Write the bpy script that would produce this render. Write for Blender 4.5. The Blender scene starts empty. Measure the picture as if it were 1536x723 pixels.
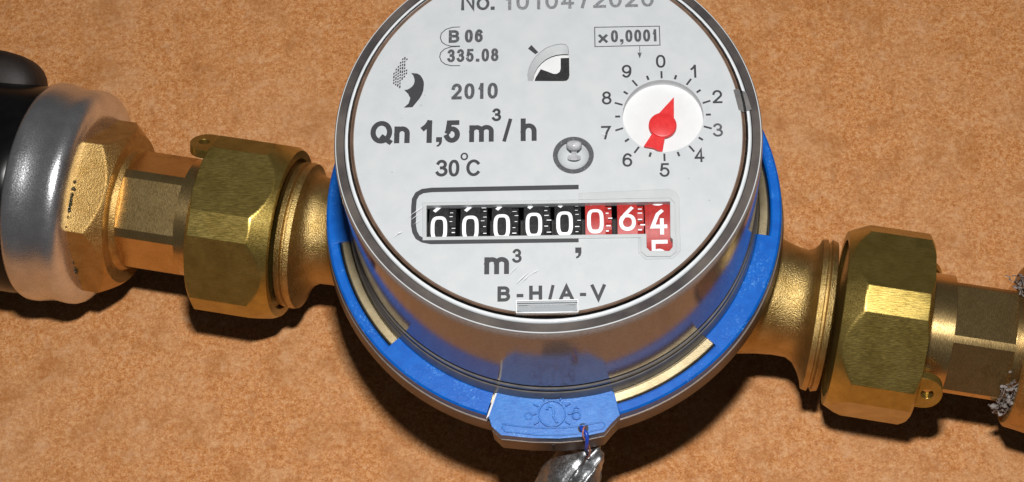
import bpy, bmesh, math, random
from math import sin, cos, pi, radians, hypot
from mathutils import Vector, Matrix, noise

random.seed(7)
SC = bpy.context.scene
COL = SC.collection
S = 0.1                     # one scene unit is 10 mm; every length below is in mm
ZT = 76.2                   # height of the dial plane above the tabletop
def W(x, y, z):             # mm relative to the dial centre -> scene units above the tabletop
    return Vector((x * S, y * S, (z + ZT) * S))

# ------------------------------------------------------------------ camera
CAM_POS = Vector((8.1393, -126.8382, 254.0152))
CAM_R = Vector((0.998554, 0.003227, -0.053670))
CAM_U = Vector((0.017778, 0.922237, 0.386217))
CAM_F = Vector((-0.050742, 0.386612, -0.920845))
cam = bpy.data.cameras.new('camera')
cam.sensor_width = 36.0
cam.lens = 2502.48 * 36.0 / 1536.0
cam.clip_start = 0.05
cam.clip_end = 500.0
cam_o = bpy.data.objects.new('camera', cam)
COL.objects.link(cam_o)
m3 = Matrix((CAM_R, CAM_U, -CAM_F)).transposed()
cam_o.matrix_world = Matrix.Translation(W(*CAM_POS)) @ m3.to_4x4()
SC.camera = cam_o

# ------------------------------------------------------------------ light
world = bpy.data.worlds.new('World')
SC.world = world
world.use_nodes = True
bg = world.node_tree.nodes['Background']
bg.inputs['Color'].default_value = (0.95, 0.97, 1.0, 1)
bg.inputs['Strength'].default_value = 0.05

def area_lamp(name, pos, target, sx, sy, power, color=(1, 1, 1)):
    l = bpy.data.lights.new(name, 'AREA')
    l.shape = 'RECTANGLE'
    l.size, l.size_y, l.energy, l.color = sx * S, sy * S, power, color
    o = bpy.data.objects.new(name, l)
    o.location = W(*pos)
    o.rotation_euler = (W(*target) - W(*pos)).to_track_quat('-Z', 'Y').to_euler()
    COL.objects.link(o)
    return o
# the camera's own flash, just above the lens
FL = CAM_POS + CAM_U * 80
area_lamp('flash_lamp', FL, (0, -20, -40), 26, 12, 12300.0, (1.0, 0.985, 0.96))

SC.view_settings.view_transform = 'Standard'
SC.view_settings.look = 'None'
SC.view_settings.exposure = 0.0
SC.view_settings.gamma = 1.0
SC.render.engine = 'CYCLES'
SC.cycles.max_bounces = 10
SC.cycles.transparent_max_bounces = 12
SC.cycles.caustics_reflective = False
SC.cycles.caustics_refractive = False
SC.cycles.sample_clamp_indirect = 4.0

# ------------------------------------------------------------------ materials
def srgb(r, g, b):
    f = lambda c: (c / 255 / 12.92) if c / 255 <= 0.04045 else ((c / 255 + 0.055) / 1.055) ** 2.4
    return (f(r), f(g), f(b), 1.0)

class NT:
    """Small helper round one material's node tree."""
    def __init__(self, name):
        self.m = bpy.data.materials.new(name)
        self.m.use_nodes = True
        self.t = self.m.node_tree
        self.b = self.t.nodes['Principled BSDF']
        self.out = self.t.nodes['Material Output']
        tc = self.t.nodes.new('ShaderNodeTexCoord')
        self.co = tc.outputs['Object']
    def n(self, typ, **kw):
        nd = self.t.nodes.new(typ)
        for k, v in kw.items():
            setattr(nd, k, v)
        return nd
    def link(self, a, b):
        self.t.links.new(a, b)
    def noise(self, scale, detail=4, rough=0.6, stretch=None, rot=None, dist=0.0):
        src = self.co
        if stretch:
            mp = self.n('ShaderNodeMapping')
            mp.inputs['Scale'].default_value = stretch
            if rot: mp.inputs['Rotation'].default_value = rot
            self.link(src, mp.inputs['Vector']); src = mp.outputs['Vector']
        nz = self.n('ShaderNodeTexNoise')
        nz.inputs['Scale'].default_value = scale
        nz.inputs['Detail'].default_value = detail
        nz.inputs['Roughness'].default_value = rough
        nz.inputs['Distortion'].default_value = dist
        self.link(src, nz.inputs['Vector'])
        return nz.outputs['Fac']
    def ramp(self, fac, stops):
        r = self.n('ShaderNodeValToRGB')
        el = r.color_ramp.elements
        while len(el) > 2: el.remove(el[-1])
        for i, (p, c) in enumerate(stops):
            e = el[i] if i < 2 else el.new(p)
            e.position = p; e.color = c
        self.link(fac, r.inputs['Fac'])
        return r.outputs['Color']
    def rng(self, fac, lo, hi, a=0.0, b=1.0):
        r = self.n('ShaderNodeMapRange')
        for k, v in zip(('From Min', 'From Max', 'To Min', 'To Max'), (a, b, lo, hi)):
            r.inputs[k].default_value = v
        self.link(fac, r.inputs['Value'])
        return r.outputs['Result']
    def mix(self, fac, a, b, mode='MIX'):
        mx = self.n('ShaderNodeMix', data_type='RGBA', blend_type=mode)
        if isinstance(fac, float): mx.inputs[0].default_value = fac
        else: self.link(fac, mx.inputs[0])
        for s, i in ((a, 6), (b, 7)):
            if isinstance(s, tuple): mx.inputs[i].default_value = s
            else: self.link(s, mx.inputs[i])
        return mx.outputs[2]
    def bump(self, fac, strength, dist, bevel=0.0):
        bp = self.n('ShaderNodeBump')
        bp.inputs['Strength'].default_value = strength
        bp.inputs['Distance'].default_value = dist * S
        if fac is not None: self.link(fac, bp.inputs['Height'])
        if bevel:
            bv = self.n('ShaderNodeBevel', samples=4)
            bv.inputs['Radius'].default_value = bevel * S
            self.link(bv.outputs['Normal'], bp.inputs['Normal'])
        self.link(bp.outputs['Normal'], self.b.inputs['Normal'])
    def set(self, color=None, rough=None, metal=None, **kw):
        for k, v in (('Base Color', color), ('Roughness', rough), ('Metallic', metal)) + tuple(kw.items()):
            if v is None: continue
            if hasattr(v, 'links') or hasattr(v, 'is_linked'): self.link(v, self.b.inputs[k])
            else: self.b.inputs[k].default_value = v
        return self.m

def metal(name, c1, c2, scale, r_lo, r_hi, bump=0.2, bscale=60, bdist=0.05, stretch=None, rot=None, bevel=0.25, tarnish=None, met=1.0):
    t = NT(name)
    big = t.noise(scale, 5, 0.65)
    col = t.ramp(big, [(0.35, c1), (0.68, c2)])
    if tarnish:
        col = t.mix(t.rng(t.noise(scale * 0.45, 6, 0.7), 0.0, 1.0, 0.55, 0.72), col, tarnish)
    fine = t.noise(bscale, 3, 0.6, stretch, rot)
    t.bump(fine, bump, bdist, bevel)
    return t.set(col, t.rng(fine, r_lo, r_hi, 0.3, 0.7), met)

PSI = radians(-10.44)       # direction of the pipe run
ROT = (0, 0, -PSI)
M = {}
M['nut'] = metal('nut_brass', (0.42, 0.295, 0.072, 1), (0.58, 0.43, 0.125, 1), 2.2, 0.25, 0.42, 0.40, 46, 0.07, (0.16, 1.3, 1.3), ROT, 0.2, (0.36, 0.25, 0.065, 1), 0.93)
M['tail'] = metal('turned_brass', (0.56, 0.37, 0.15, 1), (0.68, 0.48, 0.21, 1), 1.6, 0.19, 0.36, 0.24, 45, 0.04, (4, 0.4, 0.4), ROT, 0.15, (0.40, 0.25, 0.10, 1), 0.97)
M['cast'] = metal('cast_brass', (0.45, 0.30, 0.10, 1), (0.62, 0.44, 0.18, 1), 3.0, 0.32, 0.52, 1.0, 36, 0.16, None, None, 0.2)
M['ledge'] = metal('lathe_brass', (0.36, 0.29, 0.17, 1), (0.52, 0.43, 0.27, 1), 2.0, 0.34, 0.48, 0.5, 40, 0.06, met=0.95)
M['bronze'] = metal('bronze', (0.50, 0.30, 0.095, 1), (0.64, 0.42, 0.16, 1), 2.6, 0.36, 0.58, 1.0, 32, 0.14, None, None, 0.3, (0.33, 0.19, 0.06, 1))
M['flange'] = metal('cast_flange', (0.13, 0.100, 0.085, 1), (0.19, 0.145, 0.12, 1), 3.0, 0.40, 0.55, 0.3, 40, 0.06, None, None, 0.2, met=0.5)
M['steel'] = metal('zinc_steel', (0.62, 0.62, 0.64, 1), (0.80, 0.80, 0.82, 1), 1.8, 0.20, 0.32, 0.55, 34, 0.06, None, None, 0.0, met=0.94)
M['chrome'] = None
M['lead'] = metal('lead', (0.32, 0.325, 0.335, 1), (0.50, 0.505, 0.515, 1), 6.0, 0.34, 0.52, 0.7, 22, 0.12, None, None, 0.0)

def plastic(name, col, rough, c2=None, scale=6, bump=0.0, bscale=40, bdist=0.05, bevel=0.0, **kw):
    t = NT(name)
    c = t.ramp(t.noise(scale, 5, 0.6), [(0.35, col), (0.65, c2)]) if c2 else col
    if bump or bevel:
        t.bump(t.noise(bscale, 4, 0.65), bump, bdist, bevel)
    return t.set(c, rough, 0.0, **kw)

M['face'] = plastic('dial_plastic', (0.50, 0.52, 0.54, 1), 0.5, (0.54, 0.555, 0.57, 1), 3.0, 0.05, 70, 0.02)
M['face_relief'] = plastic('dial_relief_plastic', (0.48, 0.495, 0.51, 1), 0.4, (0.515, 0.53, 0.54, 1), 3.0, 0.05, 70, 0.02, 0.15)
M['groove'] = plastic('groove_brown', (0.14, 0.088, 0.060, 1), 0.3, (0.22, 0.14, 0.10, 1), 4.0, 0.1, 50, 0.02)
M['can'] = plastic('sleeve_plastic', (0.20, 0.172, 0.162, 1), 0.11, (0.27, 0.232, 0.218, 1), 16.0, 0.12, 50, 0.03, **{'IOR': 1.68})
M['rim'] = plastic('rim_plastic', (0.050, 0.045, 0.046, 1), 0.18, (0.115, 0.098, 0.088, 1), 1.1, 0.15, 60, 0.03, **{'Specular IOR Level': 0.16})
M['chrome'] = plastic('pin_plastic', (0.42, 0.42, 0.45, 1), 0.07, (0.55, 0.55, 0.58, 1), 8.0, 0.0, 40, 0.05, 0.0, **{'IOR': 2.2})
M['white'] = plastic('white_plastic', (0.66, 0.66, 0.67, 1), 0.5, (0.70, 0.70, 0.71, 1), 3.0)
M['bead'] = plastic('rim_bead_plastic', (0.60, 0.63, 0.65, 1), 0.12, (0.68, 0.70, 0.72, 1), 3.0)
M['red'] = plastic('red_plastic', (0.62, 0.018, 0.022, 1), 0.4, (0.70, 0.035, 0.035, 1), 12, 0.15, 40, 0.03, 0.12)
M['wheel_red'] = plastic('wheel_red', (0.36, 0.020, 0.018, 1), 0.5, (0.46, 0.034, 0.030, 1), 14, 0.2, 40, 0.03)
M['wheel_black'] = plastic('wheel_black', (0.016, 0.016, 0.018, 1), 0.7, (0.034, 0.032, 0.034, 1), 14, 0.2, 40, 0.03, **{'Specular IOR Level': 0.2})
M['dark'] = plastic('dark_inside', (0.012, 0.011, 0.011, 1), 0.6, (0.020, 0.018, 0.016, 1))
M['digit'] = plastic('digit_white', (0.86, 0.87, 0.90, 1), 0.5, (0.90, 0.91, 0.93, 1))
M['rubber'] = plastic('black_rubber', (0.003, 0.003, 0.003, 1), 0.22, (0.005, 0.005, 0.005, 1), 4, 0.1, 12, 0.05, **{'Specular IOR Level': 0.25})
M['lobe'] = plastic('dark_brown_plastic', (0.010, 0.006, 0.005, 1), 0.6, (0.018, 0.011, 0.008, 1), 4, 0.3, 20, 0.1)
M['grey_clear'] = plastic('smoky_plastic', (0.13, 0.125, 0.125, 1), 0.18, (0.18, 0.17, 0.165, 1), 4)
M['wire_blue'] = plastic('wire_blue', (0.010, 0.055, 0.42, 1), 0.35)
M['wire_red'] = plastic('wire_red', (0.45, 0.17, 0.13, 1), 0.35)
M['fibre'] = plastic('hemp_fibre', (0.15, 0.125, 0.11, 1), 0.45, (0.34, 0.30, 0.28, 1), 14, 0.8, 30, 0.3)

def blue(name, c1, c2, sp, rough):
    t = NT(name)
    col = t.ramp(t.noise(5.0, 6, 0.7), [(0.35, c1), (0.7, c2)])
    # pale specks: scuffs and specular speckle, painted into the colour
    sc = t.rng(t.noise(26.0, 5, 0.75), 0.0, 0.9, 0.55, 0.66)
    pat = t.rng(t.noise(1.1, 3, 0.6), 0.0, 1.0, 0.50, 0.62)
    mm = t.n('ShaderNodeMath', operation='MULTIPLY'); t.link(sc, mm.inputs[0]); t.link(pat, mm.inputs[1])
    col = t.mix(mm.outputs[0], col, sp)
    t.bump(t.noise(24.0, 5, 0.7), 0.35, 0.08, 0.2)
    return t.set(col, rough, 0.0)
M['blue'] = blue('blue_plastic', (0.001, 0.095, 0.46, 1), (0.002, 0.135, 0.57, 1), (0.16, 0.42, 0.84, 1), 0.30)
M['blue_tab'] = blue('blue_tab_plastic', (0.004, 0.125, 0.48, 1), (0.025, 0.20, 0.60, 1), (0.28, 0.48, 0.80, 1), 0.34)

def ink(name, c, keep=0.72):
    """Printing ink with tiny worn gaps."""
    t = NT(name)
    w = t.rng(t.noise(34.0, 5, 0.8), 0.0, 0.9, keep - 0.12, keep + 0.05)
    return t.set(t.mix(w, c, (0.45, 0.46, 0.47, 1)), 0.55, 0.0)
M['ink'] = ink('print_ink', (0.030, 0.030, 0.035, 1), 0.78)
M['ink_worn'] = ink('worn_ink', (0.060, 0.062, 0.070, 1), 0.68)
M['ink_pale'] = ink('pale_ink', (0.16, 0.165, 0.18, 1), 0.62)

def clear(name, ior, tint, extra=0.0, rough=0.02):
    t = NT(name)
    t.t.nodes.remove(t.b)
    tr = t.n('ShaderNodeBsdfTransparent'); tr.inputs['Color'].default_value = tint
    gl = t.n('ShaderNodeBsdfGlossy'); gl.inputs['Roughness'].default_value = rough
    fr = t.n('ShaderNodeFresnel'); fr.inputs['IOR'].default_value = ior
    ad = t.n('ShaderNodeMath', operation='ADD'); ad.inputs[1].default_value = extra
    t.link(fr.outputs[0], ad.inputs[0])
    mx = t.n('ShaderNodeMixShader')
    t.link(ad.outputs[0], mx.inputs[0]); t.link(tr.outputs[0], mx.inputs[1]); t.link(gl.outputs[0], mx.inputs[2])
    t.link(mx.outputs[0], t.out.inputs['Surface'])
    return t.m
M['lens'] = clear('clear_lens', 1.45, (0.985, 0.99, 0.99, 1))
M['clip'] = clear('clear_clip', 1.45, (0.97, 0.975, 0.98, 1), 0.02, 0.05)
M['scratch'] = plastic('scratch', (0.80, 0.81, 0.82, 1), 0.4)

t = NT('tabletop')
fine = t.noise(10.0, 7, 0.76, None, None, 0.35)
grain = t.noise(26.0, 4, 0.7)
cloud = t.noise(0.42, 5, 0.6)
c = t.ramp(fine, [(0.36, (0.400, 0.128, 0.024, 1)), (0.50, (0.590, 0.238, 0.072, 1)), (0.64, (0.760, 0.395, 0.165, 1))])
c = t.mix(t.rng(grain, 0.0, 0.75, 0.52, 0.70), c, (0.80, 0.52, 0.32, 1))
c = t.mix(t.rng(grain, 0.60, 0.0, 0.30, 0.47), c, (0.36, 0.115, 0.026, 1))
c = t.mix(t.rng(cloud, 0.0, 0.40, 0.46, 0.66), c, (0.62, 0.345, 0.175, 1))
c = t.mix(t.rng(t.noise(0.8, 4, 0.6), 0.0, 0.40, 0.52, 0.66), c, (0.38, 0.14, 0.035, 1))
c = t.mix(t.rng(t.noise(3.0, 6, 0.70, None, None, 0.3), 0.0, 0.42, 0.51, 0.66), c, (0.74, 0.44, 0.24, 1))
c = t.mix(t.rng(t.noise(2.4, 6, 0.72, (1, 0.7, 1)), 0.0, 0.50, 0.52, 0.66), c, (0.38, 0.135, 0.035, 1))
vo = t.n('ShaderNodeTexVoronoi'); vo.inputs['Scale'].default_value = 1.3; t.link(t.co, vo.inputs['Vector'])
c = t.mix(t.rng(vo.outputs['Distance'], 0.55, 0.0, 0.01, 0.06), c, (0.76, 0.50, 0.32, 1))
t.bump(grain, 0.35, 0.10)
M['table'] = t.set(c, 0.6, 0.0, **{'Specular IOR Level': 0.12})

# ------------------------------------------------------------------ mesh helpers
class MB:
    def __init__(self): self.v, self.f = [], []
    def add(self, v, f):
        k = len(self.v)
        self.v += [Vector(p) for p in v]
        self.f += [tuple(i + k for i in q) for q in f]
        return self

def tag(o, label=None, cat=None, group=None, kind=None):
    if label: o['label'] = label
    if cat: o['category'] = cat
    if group: o['group'] = group
    if kind: o['kind'] = kind
    return o
BASE = {}
def thing(name, base, label, cat, group=None):
    o = bpy.data.objects.new(name, None)
    o.empty_display_size = 0.3
    o.location = W(*base)
    COL.objects.link(o)
    BASE[o] = W(*base)
    return tag(o, label, cat, group)
def build(name, mb, mat, parent=None, smooth=35, label=None, base=None):
    """mb holds points in mm in the dial frame; links them as one mesh object."""
    b = BASE.get(parent) if parent else W(*base)
    me = bpy.data.meshes.new(name)
    me.from_pydata([W(*p) - b for p in mb.v], [], mb.f)
    me.update()
    bm = bmesh.new(); bm.from_mesh(me)
    bmesh.ops.recalc_face_normals(bm, faces=bm.faces)
    bm.to_mesh(me); bm.free()
    if smooth:
        me.polygons.foreach_set('use_smooth', [True] * len(me.polygons))
        me.set_sharp_from_angle(angle=radians(smooth))
    me.materials.append(mat)
    o = bpy.data.objects.new(name, me)
    COL.objects.link(o)
    if parent: o.parent = parent
    else: o.location = b
    BASE[o] = b
    if label: o['label'] = label
    return o

def lathe(prof, n=128, a0=0.0, a1=2 * pi, closed=False, cx=0.0, cy=0.0):
    """prof: (r, z) list turned about a vertical axis."""
    full = abs(a1 - a0) > 2 * pi - 1e-6
    mb = MB(); m = len(prof)
    k = n if full else n + 1
    vs = [(cx + r * cos(a0 + (a1 - a0) * i / n), cy + r * sin(a0 + (a1 - a0) * i / n), z) for i in range(k) for r, z in prof]
    fs = []
    for i in range(n):
        j = (i + 1) % k
        for q in range(m if closed else m - 1):
            p = (q + 1) % m
            fs.append((i * m + q, j * m + q, j * m + p, i * m + p))
    if not full and closed:
        fs += [tuple(range(m)), tuple((k - 1) * m + q for q in range(m - 1, -1, -1))]
    return mb.add(vs, fs)

AX = Vector((cos(PSI), sin(PSI), 0))                # along the pipe
BX = Vector((-sin(PSI), cos(PSI), 0))
A0 = Vector((-0.880, -4.777, -54.0))
T0 = radians(111.03)
def pipe_pt(s, r, ang, du=0.0, dv=0.0):
    """Point at run s, radius r, angle ang (0 = up and towards the front, 90 deg = to the back)."""
    th = T0 - ang
    e = BX * cos(th) + Vector((0, 0, 1)) * sin(th)
    up = BX * cos(T0 - pi / 2) + Vector((0, 0, 1)) * sin(T0 - pi / 2)
    vv = BX * cos(T0) + Vector((0, 0, 1)) * sin(T0)
    return A0 + AX * s + e * r + up * du + vv * dv
def pipe(rings, angs, caps=True):
    """rings: (s, r) or (s, function of the angle) or (s, r, du); skinned along the pipe."""
    mb = MB(); n = len(angs); vs = []; fs = []
    for ring in rings:
        s, r = ring[0], ring[1]
        du = ring[2] if len(ring) > 2 else 0.0
        for a in angs:
            vs.append(pipe_pt(s, r(a) if callable(r) else r, a, du))
    for i in range(len(rings) - 1):
        for j in range(n):
            k = (j + 1) % n
            fs.append((i * n + j, i * n + k, (i + 1) * n + k, (i + 1) * n + j))
    if caps:
        fs += [tuple(range(n)), tuple((len(rings) - 1) * n + j for j in range(n - 1, -1, -1))]
    return mb.add(vs, fs)
def even(n): return [2 * pi * i / n for i in range(n)]
def hexr(ap, dc, ang0):
    """Radius of a hexagon of apothem ap with its corners (at ang0 + 60k deg) cut off at dc."""
    a0 = radians(ang0)
    def f(a):
        d = (a - a0 + pi / 6) % (pi / 3) - pi / 6          # from the nearest corner
        r = ap / cos(pi / 6 - abs(d))
        return min(r, dc / cos(d)) if dc else r
    return f
def hex_angs(ap, dc, ang0, per=6):
    a0 = radians(ang0)
    h = math.atan2((ap / cos(pi / 6) - dc) * math.sqrt(3), dc) if dc else 0.0
    out = []
    for k in range(6):
        c = a0 + k * pi / 3
        if h: out += [c - h, c - h / 2, c, c + h / 2]
        else: out += [c]
        out += [c + h + (pi / 3 - 2 * h) * i / (per * 2) for i in range(0 if h else 1, per * 2)]
    return out

def poly_mesh(outer, holes, z0, z1):
    """Flat plate with holes: 2D curve filled and extruded from z0 to z1."""
    cu = bpy.data.curves.new('outline', 'CURVE')
    cu.dimensions = '2D'; cu.fill_mode = 'BOTH'
    cu.extrude = (z1 - z0) / 2
    for pts in [outer] + holes:
        sp = cu.splines.new('POLY'); sp.points.add(len(pts) - 1)
        for q, p in zip(sp.points, pts): q.co = (p[0], p[1], 0, 1)
        sp.use_cyclic_u = True
    o = bpy.data.objects.new('outline', cu)
    COL.objects.link(o)
    dg = bpy.context.evaluated_depsgraph_get()
    me = bpy.data.meshes.new_from_object(o.evaluated_get(dg))
    bm = bmesh.new(); bm.from_mesh(me)
    bmesh.ops.remove_doubles(bm, verts=bm.verts, dist=1e-4)
    mb = MB().add([(v.co.x, v.co.y, v.co.z + (z0 + z1) / 2) for v in bm.verts], [tuple(v.index for v in f.verts) for f in bm.faces])
    bm.free()
    bpy.data.objects.remove(o); bpy.data.curves.remove(cu); bpy.data.meshes.remove(me)
    return mb
def prism(pts, z0, z1):
    n = len(pts)
    return MB().add([(x, y, z0) for x, y in pts] + [(x, y, z1) for x, y in pts],
                    [tuple(range(n - 1, -1, -1)), tuple(range(n, 2 * n))] + [(i, (i + 1) % n, n + (i + 1) % n, n + i) for i in range(n)])
def circle(cx, cy, r, n=64, a0=0, a1=2 * pi):
    return [(cx + r * cos(a0 + (a1 - a0) * i / n), cy + r * sin(a0 + (a1 - a0) * i / n)) for i in range(n)]
def ribbon(pts, wd, closed=False, cap=True):
    """Flat band of width wd along a 2D polyline: (left points, right points)."""
    P = [Vector(p) for p in pts]
    if not closed and cap:
        d = (P[0] - P[1]).normalized(); P[0] = P[0] + d * wd / 2
        d = (P[-1] - P[-2]).normalized(); P[-1] = P[-1] + d * wd / 2
    n = len(P); L = []; R = []
    for i in range(n):
        a = P[i - 1] if (i or closed) else None
        b = P[(i + 1) % n] if (i < n - 1 or closed) else None
        d1 = (P[i] - a).normalized() if a is not None else None
        d2 = (b - P[i]).normalized() if b is not None else None
        if d1 is None: d1 = d2
        if d2 is None: d2 = d1
        t_ = (d1 + d2)
        t_ = t_.normalized() if t_.length > 1e-6 else d1
        k = 1 / max(0.42, t_.dot(d1))
        nn = Vector((-t_.y, t_.x)) * (wd / 2 * k)
        L.append(P[i] + nn); R.append(P[i] - nn)
    return L, R
def ribbon_faces(n, closed):
    return [(i, (i + 1) % n, n + (i + 1) % n, n + i) for i in range(n if closed else n - 1)]

# stroke alphabet: centre lines in a unit box, y up; (points, closed)
def E(cx, cy, rx, ry, a0, a1, n=14):
    return [(cx + rx * cos(radians(a0 + (a1 - a0) * i / n)), cy + ry * sin(radians(a0 + (a1 - a0) * i / n))) for i in range(n + 1)]
def ring(cx, cy, rx, ry, n=28, p=2.0):
    f = lambda c: math.copysign(abs(c) ** (2 / p), c)
    return [(cx + rx * f(cos(2 * pi * i / n)), cy + ry * f(sin(2 * pi * i / n))) for i in range(n)]
SIX = [(ring(.5, .31, .5, .31), True), ([(0, .33)] + E(.56, .45, .56, .55, 178, 48), False)]
FONT = {
 '0': [(ring(.5, .5, .5, .5, 28, 2.3), True)],
 '1': [([(1, 0), (1, 1)], False), ([(0, .70), (.45, .80), (.9, .98)], False)],
 '2': [(E(.5, .70, .5, .30, 172, -32) + [(.06, .04)], False), ([(0, 0), (1, 0)], False)],
 '3': [(E(.47, .76, .44, .24, 158, -90), False), (E(.47, .26, .53, .26, 90, -158), False)],
 '4': [([(.74, 0), (.74, 1), (.02, .30)], False), ([(0, .28), (1, .28)], False)],
 '5': [([(.92, 1), (.20, 1), (.08, .52)], False), ([(.08, .50)] + E(.47, .32, .53, .33, 120, -158), False)],
 '6': SIX,
 '7': [([(0, 1), (1, 1), (.62, .55), (.38, 0)], False)],
 '8': [(ring(.5, .765, .42, .235), True), (ring(.5, .27, .5, .27), True)],
 '9': [([(1 - x, 1 - y) for x, y in p], c) for p, c in SIX],
 'N': [([(0, 0), (0, 1), (1, 0), (1, 1)], False)], 'o': [(ring(.5, .5, .5, .5), True)],
 'B': [([(.6, .53), (0, .53), (0, 1), (.55, 1)] + E(.55, .765, .38, .235, 80, -90), False), (E(.58, .265, .42, .265, 90, -90) + [(0, 0), (0, .5)], False)],
 'Q': [(ring(.5, .52, .5, .48, 32), True), ([(.60, .24), (1.0, 0.0)], False)],
 'n': [([(0, 0), (0, 1)], False), (E(.5, .60, .5, .40, 175, 0) + [(1, 0)], False)],
 'm': [([(0, 0), (0, 1)], False), (E(.25, .68, .25, .32, 170, 0) + [(.5, 0)], False), (E(.75, .68, .25, .32, 170, 0) + [(1, 0)], False)],
 'h': [([(0, 0), (0, 1)], False), (E(.5, .42, .5, .30, 175, 0) + [(1, 0)], False)],
 'C': [(E(.52, .5, .52, .5, 42, 318, 22), False)],
 'x': [([(0, 0), (1, 1)], False), ([(0, 1), (1, 0)], False)],
 '/': [([(0, 0), (1, 1)], False)], '-': [([(0, .5), (1, .5)], False)],
 'H': [([(0, 0), (0, 1)], False), ([(1, 0), (1, 1)], False), ([(0, .52), (1, .52)], False)],
 'A': [([(0, 0), (.5, 1), (1, 0)], False), ([(.2, .32), (.8, .32)], False)],
 'V': [([(0, 1), (.5, 0), (1, 1)], False)],
}
COMMA = [(0, 1), (1, 1), (1, .5), (.85, .25), (.5, .05), (.12, 0), (.12, .16), (.42, .26), (.52, .5), (0, .5)]
def glyph(ch, cx, cy, w, h, wd, rot=0.0, lift=0.004, k0=0):
    """Strokes of one character as (2D points, faces, lift)."""
    out = []
    c, s_ = cos(rot), sin(rot)
    if ch in '.,':
        pts = COMMA if ch == ',' else [(0, 0), (1, 0), (1, 1), (0, 1)]
        q = [((x - .5) * w, (y - .5) * h) for x, y in pts]
        q = [(cx + c * x - s_ * y, cy + s_ * x + c * y) for x, y in q]
        return [(q, [tuple(range(len(q)))], 0.0)]
    for k, (pts, closed) in enumerate(FONT[ch]):
        q = [((x - .5) * max(w - wd, 1e-3), (y - .5) * max(h - wd, 1e-3)) for x, y in pts]
        q = [(cx + c * x - s_ * y, cy + s_ * x + c * y) for x, y in q]
        L, R = ribbon(q, wd, closed)
        out.append(([tuple(p) for p in L + R], ribbon_faces(len(L), closed), lift * (k + k0)))
    return out
TILT = radians(0.0)
def text(parts, z=0.02):
    """parts: (string, cx, cy, w, h, stroke) boxes on the dial."""
    mb = MB()
    for st, cx, cy, w, h, wd in parts:
        wd *= 1.14; w *= 1.02; h *= 1.03
        adv = [0.55 if ch in '.,' else (0.78 if ch == '1' else 1.0) for ch in st]
        gap = 0.24
        tot = sum(adv) + gap * (len(st) - 1)
        x = cx - w / 2
        for ch, a in zip(st, adv):
            gw = w * a / tot
            if ch == '.': b = (x + gw / 2, cy - h / 2 + wd * .6, min(gw, wd * 1.25), wd * 1.2)
            elif ch == ',' and len(st) > 1: b = (x + gw / 2, cy - h / 2 + wd * .1, min(gw, wd * 1.3), wd * 2.4)
            else: b = (x + gw / 2, cy, gw * (0.62 if ch == '1' and len(st) > 1 else 1), h)
            for q, f, dz in glyph(ch, *b, wd):
                mb.add([(p[0], p[1], z + dz) for p in q], f)
            x += gw + w * gap / tot
    return mb
def line(pts, wd, closed=False, z=0.02, cap=False):
    L, R = ribbon(pts, wd, closed, cap)
    return MB().add([(p.x, p.y, z) for p in L + R], ribbon_faces(len(L), closed))

def tube(path, r, n=10):
    mb = MB(); vs = []; fs = []
    for i, p in enumerate(path):
        t_ = (path[min(i + 1, len(path) - 1)] - path[max(i - 1, 0)]).normalized()
        u_ = t_.orthogonal().normalized() if i == 0 else (pu - t_ * pu.dot(t_)).normalized()
        pu = u_
        w_ = t_.cross(u_)
        vs += [p + (u_ * cos(a) + w_ * sin(a)) * r for a in even(n)]
    for i in range(len(path) - 1):
        fs += [(i * n + j, i * n + (j + 1) % n, (i + 1) * n + (j + 1) % n, (i + 1) * n + j) for j in range(n)]
    fs += [tuple(range(n)), tuple((len(path) - 1) * n + j for j in range(n))]
    return mb.add(vs, fs)
# ------------------------------------------------------------------ the surface
tb = MB().add([(-700, -700, -ZT), (700, -700, -ZT), (700, 700, -ZT), (-700, 700, -ZT)], [(0, 1, 2, 3)])
o = build('tabletop', tb, M['table'], None, 0, base=(0, 0, -ZT))
tag(o, 'mottled orange brown surface under the meter', 'tabletop', None, 'structure')

# ------------------------------------------------------------------ the water meter
meter = thing('water_meter', (0, 0, -ZT), 'round water meter with a white dial, blue ring and brass body', 'water meter')

# cast body: bowl under the ring and the two necks
bowl = lathe([(0, -74), (20, -73.6), (27, -71), (33, -64), (37, -54), (39.5, -44), (42.2, -38.6), (43.2, -37.4), (43.4, -36.6), (42.9, -33.25), (40.6, -33.25), (40.6, -35.2), (36.0, -35.2)], 160)
build('bowl', bowl, M['flange'], meter)
ledge = lathe([(35.5, -31.5), (38.3, -31.5), (38.45, -31.2), (39.9, -31.2), (40.2, -31.45), (40.4, -34.9), (36.0, -34.9)], 160, closed=True)
build('brass_ledge', ledge, M['ledge'], meter)
for sg in (-1, 1):
    e = -53.2 if sg < 0 else 54.6
    d = 1 if sg > 0 else -1
    rings = [(e, 12.6), (e - d * .25, 14.6), (e - d * 1.3, 14.9), (e - d * 1.6, 14.2), (e - d * 2.0, 14.2), (e - d * 2.2, 14.9), (e - d * 3.2, 14.7),
             (e - d * 3.6, 13.5, .2), (e - d * 4.4, 12.2, .6), (e - d * 5.6, 11.1, 1.2), (e - d * 7.0, 10.8, 1.7), (e - d * 9.5, 11.1, 2.1), (e - d * 13, 11.9, 2.6), (e - d * 17, 13.0, 3.0), (e - d * 25, 15.5, 3.4), (e - d * 36, 16, 3.4)]
    build('neck', pipe(rings, even(96)), M['cast'], meter, 40)

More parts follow.
